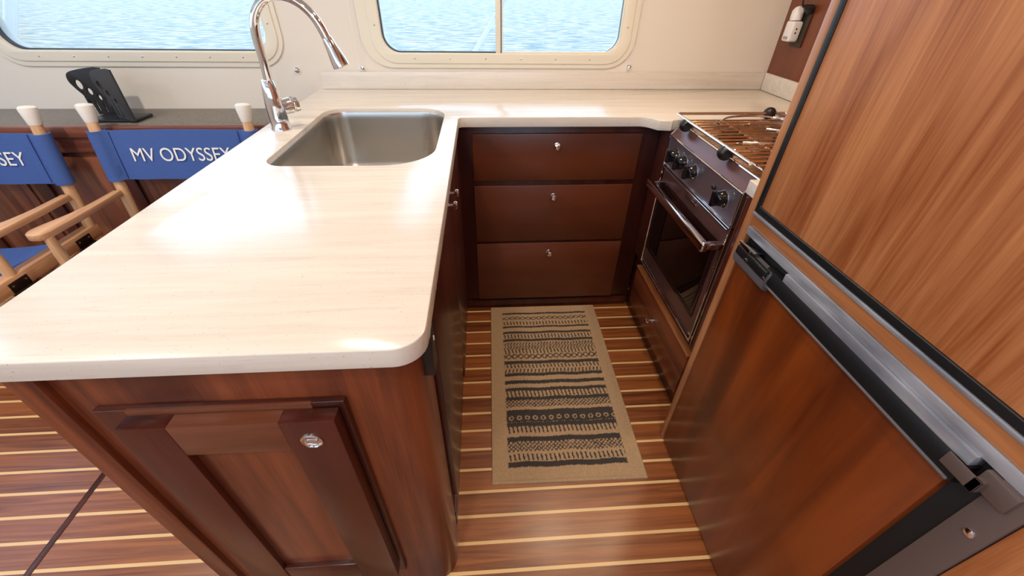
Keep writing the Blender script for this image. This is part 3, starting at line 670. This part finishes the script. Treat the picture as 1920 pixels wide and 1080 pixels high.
# ------------------------------------------------------------------ outlet, adapter, plugs
b = NB(); plate(b, [rect(1.862, 1.938, 1.108, 1.232, .004)], .006, YZ(1.3105), .0015)
ou = thing('wall_outlet', 'dark outlet plate on the brown right wall', 'outlet', (1.316, 1.9, 1.17))
obj('cover_plate', b, mat('bronze_plate', lin(62, 52, 42), .35, .3), ou)
ad = thing('plug_adapter', 'white multi-socket charger plugged into the dark outlet', 'charger', (1.30, 1.91, 1.15))
b = NB(); box(b, 1.268, 1.310, 1.888, 1.940, 1.126, 1.198, .008, 3); abody = obj('body', b, WHITE, ad)
b = NB()
for yy in (1.902, 1.912, 1.922): box(b, 1.2672, 1.2685, yy-.002, yy+.002, 1.134, 1.144)
obj('usb_port', b, BLACK, abody)
b = NB(); box(b, 1.285, 1.290, 1.8872, 1.8885, 1.168, 1.175); box(b, 1.285, 1.290, 1.8872, 1.8885, 1.154, 1.161); obj('socket', b, BLACK, abody)
b = NB(); lathe(b, [(0, 0), (.021, 0), (.0225, .012), (.021, .034), (.012, .046), (0, .05)], Rm(1.289, 1.918, 1.199, (0, .1, 1)), 24)
tag(obj('plug', b, WHITE), 'round white plug standing on top of the white charger', 'plug', 'plugs at the outlet')
b = NB(); lathe(b, [(0, 0), (.015, 0), (.018, .010), (.012, .024), (.005, .04), (0, .04)], Rm(1.311, 1.872, 1.236, (-.9, 0, .35)), 20); tube(b, catmull([(1.275, 1.878, 1.246), (1.265, 1.878, 1.27), (1.275, 1.872, 1.32), (1.29, 1.86, 1.5)], 6), .0035, 8)
tag(obj('plug', b, BLACK), 'black plug with cord above the outlet beside the white charger', 'plug', 'plugs at the outlet')

# snaps and cords on the back wall
for x, z, l in ((-.800, .990, 'small round snap stud on the wall left of the backsplash end'), (-.522, .9935, 'small round snap stud under the left corner of the sliding window'), (.660, 1.006, 'small round snap stud under the right corner of the sliding window')):
    zz = z+.004
    t_ = thing('snap_stud', l, 'fastener', (x, WY_, zz), 'snap studs on the wall')
    b = NB(); lathe(b, [(.0105, 0), (.0105, .003), (.007, .005), (.0065, .009), (.0078, .012), (.005, .015), (0, .016)], Rm(x, WY_-.0005, zz, (0, -1, 0)), 20); obj('stud', b, CHROME, t_)
for x0, z0_, x1, l in ((-.522, 1.0, -.53, 'thin white blind cord left of the sliding window'), (.660, 1.012, .690, 'thin white blind cord right of the sliding window')):
    b = NB(); tube(b, [(x0, WY_-.016, z0_+.006), (x1, WY_-.016, 2.04)], .0011, 6)
    tag(obj('blind_cord', b, WHITE), l, 'cord', 'blind cords')
# ceiling lamp fixtures
RING = mat('lamp_ring', lin(230, 225, 215), .3)
for i, (x, y, p) in enumerate(LAMPS):
    b = NB(); lathe(b, [(.050, 0), (.062, 0), (.060, .018), (.050, .019)], Matrix.Translation((x, y, CEIL-.0195)), 28)
    tag(obj('ceiling_light', b, RING), 'small round recessed spotlight in the cabin ceiling, ' + ('over the galley rug', 'over the stove', 'over the sink worktop', 'behind the peninsula end', 'over the foreground floor', 'over the director chairs', 'over the left floor hatch')[i], 'light', 'recessed ceiling spotlights')
